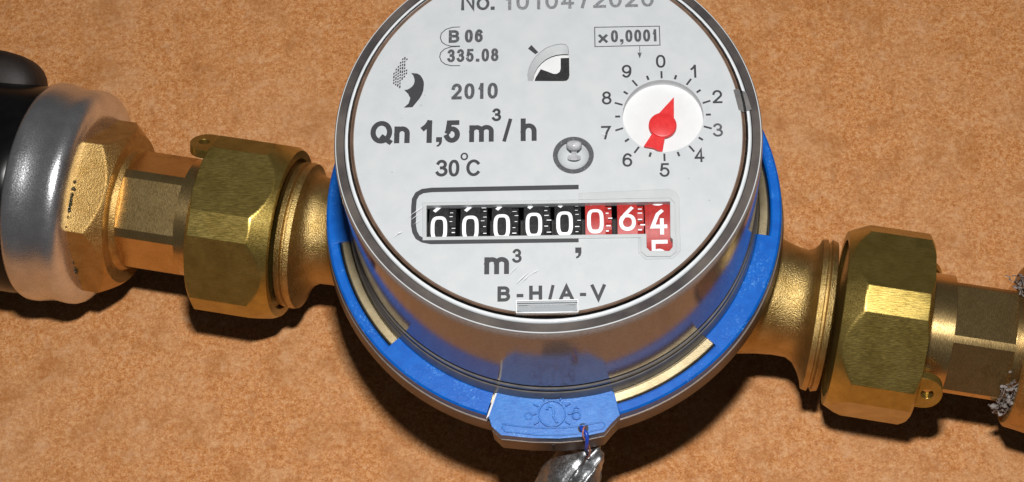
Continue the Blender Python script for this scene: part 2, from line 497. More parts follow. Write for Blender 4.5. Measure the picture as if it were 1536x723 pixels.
# blue snap ring with open windows on its inner side
def ring_sector(ri, a0, a1, n):
    prof = [(ri, -31.0), (ri + .3, -30.65), (42.1, -30.6), (42.5, -30.95), (42.6, -33.2), (ri, -33.2)]
    return lathe(prof, n, radians(a0), radians(a1), True)
NOTCH = [(-170.0, -137.2), (-74.0, -44.2), (-10.2, 22.0), (85.0, 118.0)]
mb = MB()
cuts = [(-137.2, -106.4, 38.0), (-74.0, -44.2, 40.45), (-44.2, -10.2, 38.0), (-10.2, 22, 40.45), (22, 85, 38.0), (85, 118, 40.45), (118, 190, 38.0), (190, 222.8, 40.45)]
for a0, a1, ri in cuts:
    p = ring_sector(ri, a0, a1, max(8, int((a1 - a0) / 1.5)))
    mb.add(p.v, p.f)
snap = build('snap_ring', mb, M['blue'], meter, 35)

# polished sleeve that carries the register
sleeve = lathe([(36.15, -0.62), (36.5, -1.0), (36.62, -3), (36.9, -12), (37.15, -20), (37.3, -25.2)], 192)
build('sleeve', sleeve, M['can'], meter, 40)
foot = lathe([(37.3, -25.2), (37.1, -25.5), (37.1, -26.0), (37.55, -26.3), (37.6, -26.9), (37.35, -27.2), (37.35, -27.6), (37.75, -27.9), (38.15, -29.3), (38.2, -32.0)], 192)
build('sleeve_foot', foot, M['grey_clear'], meter, 30)
build('rim', lathe([(34.75, -0.9), (34.75, -0.42), (36.1, -0.42), (36.12, -0.62)], 192), M['rim'], meter, 30)
build('rim_edge', lathe([(36.15 + .15 * cos(a), -0.62 + .22 * sin(a)) for a in [pi * 2 * i / 8 for i in range(8)]], 192, closed=True), M['bead'], meter, 60)
build('rim_bead', lathe([(34.2 + .46 * cos(a), -0.66 + .60 * sin(a)) for a in [pi * 2 * i / 12 for i in range(12)]], 192, closed=True), M['bead'], meter, 60)
build('rim_groove', lathe([(33.0, -1.3), (33.0, -0.20), (33.2, -0.16), (33.35, -0.42), (33.45, -0.26), (33.75, -0.40), (33.85, -1.3)], 192), M['groove'], meter, 30)

# dial plate with its openings
WIN = [(-20.18, -13.56), (20.4, -13.67), (20.24, -20.04), (20.61, -20.52), (20.56, -21.83), (19.99, -22.53), (16.83, -22.47), (16.3, -21.86), (16.32, -19.43), (-20.05, -19.26)]
STAR = [(-3.2, 9.62), (-3.31, 10.74), (-3.08, 12.03), (-2.56, 13.33), (-1.81, 14.49), (-0.88, 15.45), (0.17, 16.21), (1.44, 16.64), (2.6, 16.81), (3.41, 16.65), (3.81, 16.05), (3.91, 14.86), (3.95, 10.55), (3.81, 9.9), (3.46, 9.52), (2.89, 9.44)]
SUB = (19.74, 2.40)
KN = (4.45, -4.70)
face = build('dial_face', poly_mesh(circle(0, 0, 33.0, 160), [WIN, STAR, circle(*SUB, 6.85, 72), circle(*KN, 3.35, 48)], -1.2, 0.0), M['face'], meter, 30)
build('dial_backing', lathe([(0, -9.5), (33.2, -9.5), (33.2, -1.25)], 96), M['dark'], meter, 30)

# printing
INK, WORN, PALE = M['ink'], M['ink_worn'], M['ink_pale']
def letters(parts, mat, label): return build('lettering', text(parts), mat, face, 0, label)
letters([('N', -13.77, 25.76, 2.36, 3.53, .50), ('o', -11.12, 25.21, 2.24, 2.57, .46), ('.', -9.40, 24.20, .7, .6, .5)], WORN, 'the characters No.')
letters([('1010472020', 5.66, 25.46, 25.9, 3.31, .50)], PALE, 'pale serial number 1010472020')
letters([('B', -16.11, 18.74, 1.84, 2.46, .48), ('06', -12.66, 18.75, 3.09, 2.53, .48)], WORN, 'the characters B 06')
letters([('335.08', -12.76, 14.91, 8.71, 2.50, .44)], WORN, 'the number 335.08')
letters([('2010', -12.38, 7.89, 7.82, 3.0, .52)], WORN, 'the year 2010')
letters([('Q', -28.27, .30, 3.67, 4.32, .80), ('n', -24.71, -.19, 2.62, 3.11, .80)], INK, 'the characters Qn')
letters([('1', -20.5, .31, 1.80, 4.19, .80), (',', -18.35, -1.70, 1.0, 1.77, .8), ('5', -16.11, .24, 2.60, 4.12, .80)], INK, 'the rating 1,5')
letters([('m', -11.12, -.26, 4.10, 3.10, .74), ('3', -8.56, 3.24, 1.52, 2.40, .42), ('/', -6.72, .27, 1.55, 4.2, .55), ('h', -3.09, .28, 2.67, 4.17, .76)], INK, 'the unit m3/h after the rating')
letters([('3', -17.77, -6.63, 1.95, 3.05, .48), ('0', -15.71, -6.67, 1.80, 3.05, .48), ('o', -13.99, -4.53, 1.28, 1.40, .26), ('C', -12.41, -6.68, 2.40, 3.04, .48)], INK, 'the temperature 30 C')
letters([('x', 9.85, 17.60, 1.55, 1.60, .42), ('0,0001', 15.25, 18.01, 7.91, 2.35, .40)], WORN, 'the factor x 0,0001')
letters([('m', -8.37, -24.54, 4.0, 2.95, .72), ('3', -5.02, -22.86, 1.5, 2.43, .40)], INK, 'the unit m3')
letters([(',', 5.08, -22.54, .99, 1.90, .8)], INK, 'the decimal comma')
letters([('B', -7.16, -29.54, 2.05, 2.6, .52), ('-', -4.52, -29.88, 1.09, .5, .52), ('H', -1.96, -29.52, 2.1, 2.6, .52), ('/', .59, -29.48, 1.0, 2.65, .46), ('A', 3.06, -29.52, 2.4, 2.65, .50), ('-', 5.75, -29.86, 1.0, .5, .50), ('V', 8.24, -29.55, 2.4, 2.75, .50)], INK, 'the class B-H/A-V')
for ch, x, y in (('0', 19.68, 12.87), ('1', 25.2, 10.78), ('2', 29.08, 5.79), ('3', 28.91, -.54), ('4', 25.59, -5.20), ('5', 19.70, -7.79), ('6', 13.51, -5.80), ('7', 10.03, -.60), ('8', 10.26, 6.0), ('9', 13.79, 11.07)):
    build('numeral', text([(ch, x, y, .95 if ch == '1' else 1.62, 2.46, .33)]), WORN if ch == '3' else INK, face, 0, 'the figure ' + ch)
for i in range(20):
    a = i * pi / 10
    r0, r1 = (7.15, 8.55) if i % 2 == 0 else (7.25, 8.1)
    d = Vector((sin(a), cos(a)))
    p0, p1 = Vector(SUB) + d * r0, Vector(SUB) + d * r1
    build('tick_mark', line([tuple(p0), tuple(p1)], .34 if i % 2 == 0 else .38), INK, face, 0)
LOGO = [(-23.46, 11.7), (-22.4, 11.58), (-21.85, 11.22), (-21.48, 10.63), (-21.24, 10.03), (-21.17, 9.44), (-21.26, 8.25), (-21.5, 7.44), (-21.83, 6.75), (-23.06, 5.03), (-24.56, 4.98), (-23.75, 5.79), (-23.48, 6.79), (-23.87, 7.64), (-24.58, 8.42), (-24.09, 8.46), (-23.69, 8.66), (-23.24, 9.04), (-22.95, 9.48), (-22.83, 10.0), (-22.85, 10.5), (-23.07, 11.18)]
DOTS = [(-23.46, 15.0), (-25.02, 14.71), (-25.46, 13.67), (-26.02, 13.03), (-26.68, 11.73), (-26.7, 10.43), (-26.49, 9.38), (-25.66, 8.71), (-25.19, 8.44), (-25.12, 9.86), (-24.56, 10.76), (-23.77, 11.53), (-24.38, 12.46), (-24.52, 13.38), (-24.09, 14.55)]
def inside(p, poly):
    r = False
    for (x0, y0), (x1, y1) in zip(poly, poly[1:] + poly[:1]):
        if (y0 > p[1]) != (y1 > p[1]) and p[0] < (x1 - x0) * (p[1] - y0) / (y1 - y0) + x0: r = not r
    return r
build('emblem', MB().add([(x, y, .02) for x, y in LOGO], [tuple(range(len(LOGO)))]), INK, face, 0, 'solid comma shaped lower half of the emblem')
mb = MB()
for ci in range(11):
    x = -26.8 + ci * .36
    y = 8.2 + (ci % 2) * .3
    while y < 15.2:
        l = .42 if (ci + int(y * 3)) % 3 else .62
        if inside((x, y + l / 2), DOTS):
            mb.add([(x - .13, y, .02), (x + .11, y + .06, .02), (x + .14, y + l, .02), (x - .10, y + l - .06, .02)], [(0, 1, 2, 3)])
        y += l + .13
build('emblem', mb, INK, face, 0, 'dashed upper half of the emblem')
build('index_mark', MB().add([(x, y, .02) for x, y in [(-3.19, 15.97), (-2.61, 16.68), (-1.4, 15.2), (-1.92, 14.82)]], [(3, 2, 1, 0)]), INK, face, 0)
BRK = [(5.28, -10.62), (-19.4, -10.64), (-20.92, -10.82), (-21.8, -11.33), (-22.28, -12.3), (-22.36, -13.64), (-22.3, -17.04), (-22.07, -18.25), (-21.55, -19.23), (-20.7, -19.78), (-19.36, -20.10), (5.16, -20.22)]
build('bracket_line', line(BRK, .84), INK, face, 0)
build('factor_box', line([(8.43, 19.89), (19.66, 19.80), (19.66, 16.05), (8.43, 16.05)], .17, True), WORN, face, 0)
build('arrow_mark', MB().add([(16.08, 15.9, .02), (16.20, 15.9, .02), (16.20, 14.6, .02), (16.5, 14.72, .02), (16.1, 13.5, .02), (15.72, 14.72, .02), (16.08, 14.6, .02)], [(0, 6, 5, 4, 3, 2, 1)]), WORN, face, 0)
for c_ in ([(-15.11, 20.62), (-16.4, 20.58), (-17.56, 20.22), (-18.36, 19.44), (-18.52, 18.51), (-18.21, 17.64), (-17.5, 17.09), (-16.56, 16.80), (-15.05, 16.80)],
           [(-15.05, 16.72), (-16.56, 16.70), (-17.72, 16.3), (-18.4, 15.59), (-18.56, 14.74), (-18.25, 13.87), (-17.55, 13.26), (-16.5, 12.95), (-14.99, 12.93)]):
    build('approval_curl', line(c_, .17), WORN, face, 0)
mb = MB()
for x, y, r in ((-21.6, 5.4, .10), (-21.0, 7.3, .07), (-26.2, -7.2, .09), (23.6, -9.5, .07), (-9.6, 21.6, .05), (22.4, 21.4, .05), (14.5, 24.0, .05), (26.9, -13.5, .1), (-24.8, 3.0, .06)):
    mb.add([(x + r * cos(a), y + r * .8 * sin(a), .02) for a in even(7)], [tuple(range(7))])
tag(build('dirt_speck', mb, INK, face, 0), kind='stuff')

# raised frame and relief round the number window
FRAME = [(-20.92, -13.0), (20.31, -13.0), (21.16, -13.93), (21.08, -22.66), (20.18, -23.47), (16.26, -23.4), (15.41, -22.56), (15.37, -20.06), (-20.7, -19.84)]
build('window_frame', poly_mesh(FRAME, [WIN], .004, .20), M['face_relief'], meter, 30)
EMB = [(5.26, -11.78), (20.25, -11.3), (21.4, -11.8), (21.96, -12.98), (21.85, -22.44), (20.6, -23.84), (16.03, -23.93), (14.92, -22.67), (14.92, -20.12), (15.3, -20.12), (15.34, -22.6), (16.22, -23.47), (20.22, -23.54), (21.15, -22.7), (21.23, -13.9), (20.35, -12.93), (5.26, -12.93)]
build('window_relief', prism(EMB, .004, .10), M['face_relief'], meter, 30)

# number wheels behind the window
WR, WZ = 8.5, -.35 - 8.5
WY = -16.75
def on_drum(x, y, lift=0.0):
    """A point printed on a drum: y is the arc position seen from the front."""
    a = (y - WY) / WR
    return (x, WY + (WR + lift) * sin(a), WZ + (WR + lift) * cos(a))
FONT_D = dict(FONT)
FONT_D['0'] = [(ring(.5, .5, .5, .5, 32, 3.2), True)]
FONT_D['6'] = [(ring(.5, .31, .5, .31, 28, 2.3), True), ([(.06, .42), (.30, .66), (.82, 1.0)], False)]
FONT_D['9'] = [([(1 - x, 1 - y) for x, y in p], c) for p, c in FONT_D['6']]
FONT_D['4'] = [([(.72, 1), (.42, .84), (.02, .27), (1, .27)], False), ([(.74, .56), (.74, 0)], False)]
FONT_D['5'] = [([(1, 1), (.06, 1), (.06, .52)], False), (E(.47, .31, .53, .31, 120, -158), False)]
FONT_D['7'] = [([(0, 1), (1, 1), (.35, 0)], False)]
xs = [-18.08, -12.83, -7.59, -2.25, 2.85, 7.96, 13.27, 18.44]
tops = [324.3, 323.3, 321.0, 318.7, 316.5, 312.7, 309.0, 314.0]
digs = ['0', '0', '0', '0', '0', '0', '6', '4']
for i, (x, tp, dg_) in enumerate(zip(xs, tops, digs)):
    red = i >= 5
    prof_n = 96
    hw = 1.66
    mb = MB()
    vs = []; fs = []
    for k in range(prof_n):
        a = 2 * pi * k / prof_n
        for xx in (x - hw, x + hw):
            vs.append((xx, WY + WR * sin(a), WZ + WR * cos(a)))
    for k in range(prof_n):
        j = (k + 1) % prof_n
        fs.append((2 * k, 2 * k + 1, 2 * j + 1, 2 * j))
    fs += [tuple(2 * k for k in range(prof_n)), tuple(2 * k + 1 for k in range(prof_n - 1, -1, -1))]
    mb.add(vs, fs)
    wheel = build('number_wheel', mb, M['wheel_red'] if red else M['wheel_black'], meter, 35, ('red' if red else 'black') + ' number wheel showing ' + dg_)
    ytop = -13.49 - (tp - 309) * 0.1212 - .0205 * (x + 2.36) - .26
    H = 4.45
    cyc = ytop - H / 2
    for off in (-1, 0, 1):
        ch = str((int(dg_) + off) % 10)
        cy = cyc - off * WR * 2 * pi / 10
        w = 2.75
        mbd = MB()
        keep, FONT['_'] = None, None
        for k, (pts, closed) in enumerate(FONT_D[ch]):
            q = [(x + (px - .5) * (w - .62), cy + (py - .5) * (H - .62)) for px, py in pts]
            dense = []
            for (ax_, ay_), (bx_, by_) in zip(q, q[1:] + (q[:1] if closed else [])):
                dense += [(ax_ + (bx_ - ax_) * u / 4, ay_ + (by_ - ay_) * u / 4) for u in range(4)]
            if not closed: dense.append(q[-1])
            L, R = ribbon(dense, .62, closed)
            mbd.add([on_drum(p.x, p.y, .03 + .006 * k) for p in L + R], ribbon_faces(len(L), closed))
        build('digit', mbd, M['digit'], wheel, 0)
    if i == 7:
        fl = MB()
        for x0, x1 in ((x - 2.25, x - hw - .01), (x + hw + .01, x + 2.2)):
            n_ = 72; rr = WR - .3
            fl.add([(xx, WY + rr * sin(2 * pi * k / n_), WZ + rr * cos(2 * pi * k / n_)) for k in range(n_) for xx in (x0, x1)],
                   [(2 * k, 2 * k + 1, 2 * ((k + 1) % n_) + 1, 2 * ((k + 1) % n_)) for k in range(n_)] + [tuple(2 * k for k in range(n_)), tuple(2 * k + 1 for k in range(n_ - 1, -1, -1))])
        build('wheel_flank', fl, M['wheel_red'], wheel, 0)
    # toothed collar beside the digits
    if i < 7:
        vs = []; fs = []
        x0, x1 = x + hw + .02, x + hw + 1.05
        mbg = MB()
        for k in range(72):
            a = 2 * pi * k / 72
            rr = WR - (.25 if (k // 2) % 2 else .75)
            for xx in (x0, x1): vs.append((xx, WY + rr * sin(a), WZ + rr * cos(a)))
        for k in range(72):
            j = (k + 1) % 72
            fs.append((2 * k, 2 * k + 1, 2 * j + 1, 2 * j))
        fs += [tuple(2 * k for k in range(72)), tuple(2 * k + 1 for k in range(71, -1, -1))]
        mbg.add(vs, fs)
        build('toothed_collar', mbg, M['wheel_red'] if red and i == 5 else (M['wheel_red'] if red else M['wheel_black']), wheel, 0)
        rnd = random.Random(40 + i)
        mbt = MB()
        for q in range(-3, 4):
            y = WY + q * 1.02 + rnd.uniform(-.18, .18) + .3
            xa = x0 + rnd.choice((0.05, .12, .45)); xb = min(x1 + .3, xa + rnd.uniform(.45, .8))
            hgt = rnd.uniform(.10, .17) if not red else .22
            mbt.add([on_drum(xa, y, -.15), on_drum(xb, y, -.15), on_drum(xb, y + hgt, -.15), on_drum(xa, y + hgt, -.15)], [(0, 1, 2, 3)])
        tag(build('collar_tick', mbt, M['digit'], wheel, 0), kind='stuff')

# small pointer dial
build('pointer_disc', lathe([(0, -1.75), (6.85, -1.75), (6.85, -1.2)], 72, cx=SUB[0], cy=SUB[1]), M['white'], meter, 30)
HX, HY, HZ = 19.67, 1.09, -1.0
def pt_poly():
    d = Vector((21.76 - HX, 6.42 - HY)); d.normalize(); n = Vector((d.y, -d.x))
    L = 5.72
    P = []
    a0 = math.atan2(d.y, d.x)
    P.append(Vector((HX, HY)) + d * L)
    w0 = radians(34)
    P += [Vector((HX + 2.38 * cos(a0 - w0 - t_ * 2.05), HY + 2.38 * sin(a0 - w0 - t_ * 2.05))) for t_ in [i / 10 for i in range(11)]]
    P += [Vector((HX, HY)) - d * 4.85 - n * -1.65, Vector((HX, HY)) - d * 4.6, Vector((HX, HY)) - d * 4.85 + n * -1.65]
    P += [Vector((HX + 2.38 * cos(a0 + w0 + (1 - t_) * 2.05), HY + 2.38 * sin(a0 + w0 + (1 - t_) * 2.05))) for t_ in [i / 10 for i in range(11)]]
    return [tuple(p) for p in P]
pp = pt_poly()
pointer = build('pointer', poly_mesh(pp, [], HZ - .4, HZ), M['red'], meter, 30)
build('pointer_hub', lathe([(0, HZ + .30), (2.0, HZ + .28), (2.25, HZ + .2), (2.32, HZ + .003)], 40, cx=HX, cy=HY), M['red'], pointer, 35)

# star wheel behind the quarter round opening
build('star_disc', lathe([(0, -1.9), (7, -1.9)], 40, cx=1.5, cy=12.5), M['white'], meter, 0)
inn = [(-2.3, 9.75), (-2.35, 10.7), (-2.1, 11.8), (-1.6, 12.9), (-.9, 13.8), (-.1, 14.5), (.8, 15.0), (1.7, 15.3), (2.6, 15.4), (3.3, 15.4), (3.78, 15.35)]
out = STAR[:11]
mb = MB().add([(x, y, -.25) for x, y in out] + [(x, y, -1.25) for x, y in inn], [(i, i + 1, 12 + i, 11 + i) for i in range(10)])
build('window_bevel', mb, M['face_relief'], meter, 60)
build('star_wheel', prism([(-1.04, 12.59), (0.11, 12.1), (1.15, 11.62), (1.73, 11.6), (2.25, 11.98), (2.43, 12.7), (2.44, 14.67), (4.1, 14.7), (4.15, 9.3), (-1.2, 9.3), (-2.3, 9.5), (-2.05, 10.6), (-1.91, 10.98)], -1.85, -1.3), M['wheel_black'], meter, 30)

# adjusting pin in its ringed recess
build('recess_ring', lathe([(2.65, .02), (3.45, .02)], 56, cx=KN[0], cy=KN[1]), M['ink_worn'], meter, 0)
build('recess_cup', lathe([(3.34, -.1), (2.9, -.3), (2.4, -1.3), (1.3, -1.9), (0, -1.9)], 48, cx=KN[0], cy=KN[1]), plastic('cup_plastic', (.50, .52, .53, 1), .22), meter, 50)
pb, ph = Vector((4.54, -4.6, -1.9)), Vector((4.60, -2.55, -.05))
ax_ = (ph - pb).normalized(); e1 = ax_.orthogonal().normalized(); e2 = ax_.cross(e1)
Lp = (ph - pb).length
prof = [(0, 1.0), (.2, 1.15), (.6, 1.1), (.75, .6), (1.0, .45), (Lp - 1.1, .5), (Lp - .9, 1.0), (Lp - .5, 1.3), (Lp, 1.35), (Lp + .3, 1.15), (Lp + .5, .7), (Lp + .6, 0.01)]
prof[0] = (0, .01)
vs = [tuple(pb + ax_ * h + (e1 * cos(a) + e2 * sin(a)) * r) for h, r in prof for a in even(20)]
fs = [(i * 20 + j, i * 20 + (j + 1) % 20, (i + 1) * 20 + (j + 1) % 20, (i + 1) * 20 + j) for i in range(len(prof) - 1) for j in range(20)]
build('adjusting_pin', MB().add(vs, fs), M['chrome'], meter, 50)

# clear lens, its scratches and moulded clips
lens = build('lens', lathe([(0, .82), (33.5, .82), (34.0, .1)], 96), M['lens'], meter, 0)
mb = MB()
for x0, y0, x1, y1, w in ((-23.3, -16.0, -20.2, -13.6, .09), (-22.9, -16.6, -21.3, -15.3, .07), (-22.3, -17.3, -20.9, -16.2, .05), (-5.3, -28.2, -3.0, -25.9, .09), (-4.5, -28.0, -2.6, -26.2, .06), (-6.6, -26.7, -4.6, -24.6, .05), (-2.9, -26.5, -1.2, -25.5, .06), (-25.6, -19.6, -24.3, -18.3, .05), (-25.0, -18.9, -23.9, -18.4, .10), (9.0, -1.0, 10.2, -1.5, .05)):
    d = Vector((x1 - x0, y1 - y0)); n = Vector((-d.y, d.x)).normalized() * w / 2
    c_ = Vector(((x0 + x1) / 2, (y0 + y1) / 2))
    mb.add([(x0, y0, .84), (c_.x + n.x, c_.y + n.y, .84), (x1, y1, .84), (c_.x - n.x, c_.y - n.y, .84)], [(0, 1, 2, 3)])
tag(build('scratch', mb, M['scratch'], lens, 0), kind='stuff')
clipb = MB()
def rbox(x0, x1, y0, y1, z0, z1): return prism([(x0, y0), (x1, y0), (x1, y1), (x0, y1)], z0, z1)
p = rbox(-5.1, 5.0, -33.55, -31.3, .86, 1.7); clipb.add(p.v, p.f)
clip = build('lens_clip', clipb, M['clip'], meter, 0, 'clear rectangular clip at the bottom of the lens')
build('clip_edge_glint', line([(-5.02, -33.48), (4.92, -33.48), (4.92, -31.37), (-5.02, -31.37)], .13, True, 1.705), M['scratch'], clip, 0)  # bright glint along the clear clip's edges, painted as a white line
build('clip_rib', rbox(-4.7, 4.6, -32.7, -32.3, 1.703, 1.95), M['clip'], clip, 0)
build('lens_clip', prism([(31.85, 7.0), (32.5, 7.2), (34.0, 6.5), (34.75, 3.2), (33.3, 2.7), (32.55, 3.2)], -.9, .06), M['grey_clear'], meter, 0, 'small dark clip across the rim on the right')

# blue seal tab at the front of the ring
TAB = [(-10.35, -36.9), (-11.75, -40.6), (-11.0, -43.0), (-9.35, -44.6), (-4, -45.2), (1, -45.35), (5, -45.05), (8.85, -44.25), (10.15, -42.7), (11.7, -41.2), (10.75, -37.0)]
inner = [(37.6 * cos(radians(a)), 37.6 * sin(radians(a))) for a in (-75, -80, -85, -90, -95, -100, -105)]
tab = build('seal_tab', prism(TAB + inner, -32.6, -30.25), M['blue_tab'], meter, 30)
build('tab_bracket', prism([(x * 1.0, y * (1.0 if y > -42 else 1.004)) for x, y in TAB] + inner, -37.8, -32.62), M['flange'], meter, 30)
seam = prism([(-10.45, -36.9), (-10.1, -36.9), (-11.5, -41.1), (-12.0, -41.6)], -30.7, -30.12)
build('seam_ridge', seam, M['white'], tab, 0)
sx, sy = -0.32, -40.85
emb = MB()
def rib(pts, w, closed=False, z0=-30.24, z1=-29.70):
    L, R = ribbon(pts, w, closed, False)
    n = len(L)
    vs = [(q.x, q.y, z) for z in (z0, z1) for q in L + R]
    fs = []
    for i in range(n if closed else n - 1):
        j = (i + 1) % n
        fs += [(2 * n + i, 2 * n + j, 3 * n + j, 3 * n + i), (i, j, 2 * n + j, 2 * n + i), (n + i, 3 * n + i, 3 * n + j, n + j)]
    if not closed: fs += [(0, 2 * n, 3 * n, n), (n - 1, 2 * n - 1, 4 * n - 1, 3 * n - 1)]
    return MB().add(vs, fs)
build('moulded_dial', rib(circle(sx, sy, 2.35, 40), .28, True), M['blue_tab'], tab, 30)
for k in range(9):
    a = radians(-32 + k * 30.5)
    build('moulded_ray', rib([(sx + r * cos(a), sy + r * sin(a)) for r in (2.75, 3.75)], .26), M['blue_tab'], tab, 0)
build('moulded_arrow', rib([(sx - .9, sy + .7), (sx - .7, sy + 1.5), (sx + .1, sy + 1.2), (sx + .3, sy + .4), (sx + .2, sy - .4), (sx + .9, sy - 1.7)], .42), M['blue_tab'], tab, 0)
build('moulded_padlock', rib(circle(4.0, -41.25, .68, 16), .26, True), M['blue_tab'], tab, 0)
build('moulded_padlock', rib([(3.6, -40.5), (3.6, -40.0), (4.0, -39.75), (4.4, -40.0)], .22), M['blue_tab'], tab, 0)
build('moulded_padlock', rib(circle(-4.5, -41.2, .6, 16), .22, True, -30.24, -30.02), M['blue_tab'], tab, 0)
build('slot_border', rib([(-9.0, -42.6), (-6, -43.1), (-2, -43.45), (2, -43.4), (5, -43.1), (8.6, -42.4), (9.0, -43.1), (8.4, -43.75), (5, -44.45), (1, -44.8), (-3, -44.7), (-8.6, -44.0), (-9.2, -43.3)], .22, True, -30.24, -29.98), M['blue_tab'], tab, 0)
hole = lathe([(0, -30.235), (.95, -30.235)], 24, cx=5.15, cy=-43.55)
build('wire_hole', hole, M['dark'], tab, 0)
build('front_slit', rbox(-.40, -.02, -45.62, -45.0, -36.6, -33.4), M['dark'], tab, 0)

# ------------------------------------------------------------------ union nuts
def make_nut(s0, s1, ang0, inner_hi, lug_end, label):
    """inner_hi: the end nearest the meter is s1 (True) or s0 (False)."""
    AP, DC = 17.5, 18.75
    f = hexr(AP, DC, ang0); angs = hex_angs(AP, DC, ang0, 14)
    rings = []
    L = s1 - s0
    N = 26
    ts = [0, .15, .3, .45, .6, .8, 1.0] + [1.0 + (L - 5.2) * i / 4 for i in range(1, 5)] + [L - 4.2 + 4.2 * i / 28 for i in range(1, 29)]
    for t_ in ts:
        c_out = 17.75 + t_ * 1.4                      # small chamfer at the outer end
        c_in = 17.0 + (L - t_) * .50                  # long shallow chamfer towards the meter
        s = s0 + t_ if inner_hi else s1 - t_
        rings.append((s, (lambda a, m=min(c_out, c_in): min(f(a), m))))
    e_out, e_in = (s0, s1) if inner_hi else (s1, s0)
    sg = 1 if inner_hi else -1
    rings = [(e_out + sg * 1.2, 12.1), (e_out + sg * .004, 12.4)] + rings + [(e_in - sg * .003, 15.4), (e_in - sg * .8, 15.1)]
    c = A0 + AX * (s0 + s1) / 2
    t_ = thing('union_nut', (c.x, c.y, c.z), label, 'nut', 'brass union nuts')
    build('nut_body', pipe(rings, angs), M['nut'], t_, 24)
    # two sealing lugs with a hole on opposite corners
    for la, lk, rc in lug_end:
        a = radians(la)
        sgl = -1 if inner_hi else 1
        ce = e_out
        out = []
        n = 20
        pts = [(-2.4, 3.3), (1.2, 3.3)] + [(1.2 + 2.7 * cos(q), 3.3 * sin(q) * .98) for q in [pi / 2 - pi * i / n for i in range(1, n)]] + [(1.2, -3.3), (-2.4, -3.3)]
        hol = [(1.5 + 1.05 * cos(q), 1.05 * sin(q)) for q in even(16)]
        pm = poly_mesh(pts, [hol], -.9, .9)
        e = pipe_pt(0, 1, a) - pipe_pt(0, 0, a)
        tg = pipe_pt(0, 1, a + pi / 2) - pipe_pt(0, 0, a)
        ctr = pipe_pt(ce, rc - .6, a)
        mbl = MB().add([ctr + AX * (sgl * v.x * lk) + tg * v.y * lk + e * v.z for v in pm.v], pm.f)
        build('lug', mbl, M['nut'], t_, 30)
    return t_
make_nut(-70.0, -53.6, -2.5, True, ((60, 1.12, 17.5), (240, 1.12, 17.5)), 'large olive brass nut on the left of the meter')
make_nut(56.0, 72.0, 14.0, False, ((-42, 1.15, 16.7), (138, 1.15, 16.8)), 'large olive brass nut on the right of the meter')

# ------------------------------------------------------------------ tailpieces
def tail(s_cyl, s_flat0, s_flat1, s_end, R, ap, flat, label, du=0.0):
    f = hexr(ap, 0, flat + 30)
    g = lambda a: min(R, f(a))
    h = math.acos(ap / R)
    angs = []
    for k in range(6):
        c = radians(flat + 60 * k)
        angs += [c + h * i / 4 for i in range(-4, 5)]
        w = pi / 3 - 2 * h
        angs += [c + h + w * i / 5 for i in range(1, 5)]
    d = 1 if s_flat1 > s_flat0 else -1
    rings = [(s_cyl, R), (s_flat0 - d * .5, R), (s_flat0, R), (s_flat0 + d * .01, g), (s_flat1, g), (s_flat1 + d * .01, R), (s_end - d * .3, R), (s_end, R - .3)]
    rings = [(r[0], r[1], du) for r in rings]
    c = A0 + AX * ((s_cyl + s_end) / 2)
    t_ = thing('tailpiece', (c.x, c.y, c.z), label, 'pipe fitting', 'brass tailpieces')
    build('tube', pipe(rings, angs), M['tail'], t_, 22)
    return t_
tail(-66.0, -74.3, -87.2, -89.5, 12.0, 10.85, 4.0, 'brass tube with wrench flats between the left nut and the hexagonal bushing', .25)
tail(68.0, 77.2, 88.4, 91.0, 11.8, 10.55, 28.5, 'brass tube with wrench flats at the right edge', -.2)

# ------------------------------------------------------------------ left end: bushing, steel cap, black connector
c = A0 + AX * -91
bush = thing('hexagonal_bushing', (c.x, c.y, c.z), 'bronze hexagonal bushing against the steel cap', 'bushing')
fh = hexr(15.7, 0, -20.0)
rg = []
for t_ in [0, .3, .6] + [.6 + 4.0 * i / 3 for i in range(1, 4)] + [4.6 + 3.4 * i / 30 for i in range(1, 31)]:
    rg.append((-95.5 + t_, (lambda a, m=min(17.6 + t_ * 1.5, 15.3 + (8.0 - t_) * .95): min(fh(a), m))))
rg = [(-95.4, 10)] + rg + [(-87.5, 14.9), (-87.45, 12.6), (-87.0, 12.3), (-86.3, 12.1), (-86.2, 11)]
build('bushing_body', pipe(rg, hex_angs(15.7, 0, -20.0, 18)), M['bronze'], bush, 24)

c = A0 + AX * -100
cap = thing('steel_cap', (c.x, c.y, c.z), 'shiny silver steel cap at the left', 'cap')
pr = [(-105.4, 20.8), (-105.9, 21.6), (-105.7, 22.3), (-105.0, 22.6), (-103.6, 22.55), (-102.0, 22.2), (-100.4, 21.9), (-98.8, 21.95), (-97.4, 22.1), (-96.2, 22.0), (-95.2, 21.5), (-94.5, 20.6), (-94.0, 19.4), (-93.85, 18.2), (-94.1, 16.8), (-94.3, 12)]
build('cap_shell', pipe([(s, r, 1.0) for s, r in pr], even(128)), M['steel'], cap, 60)

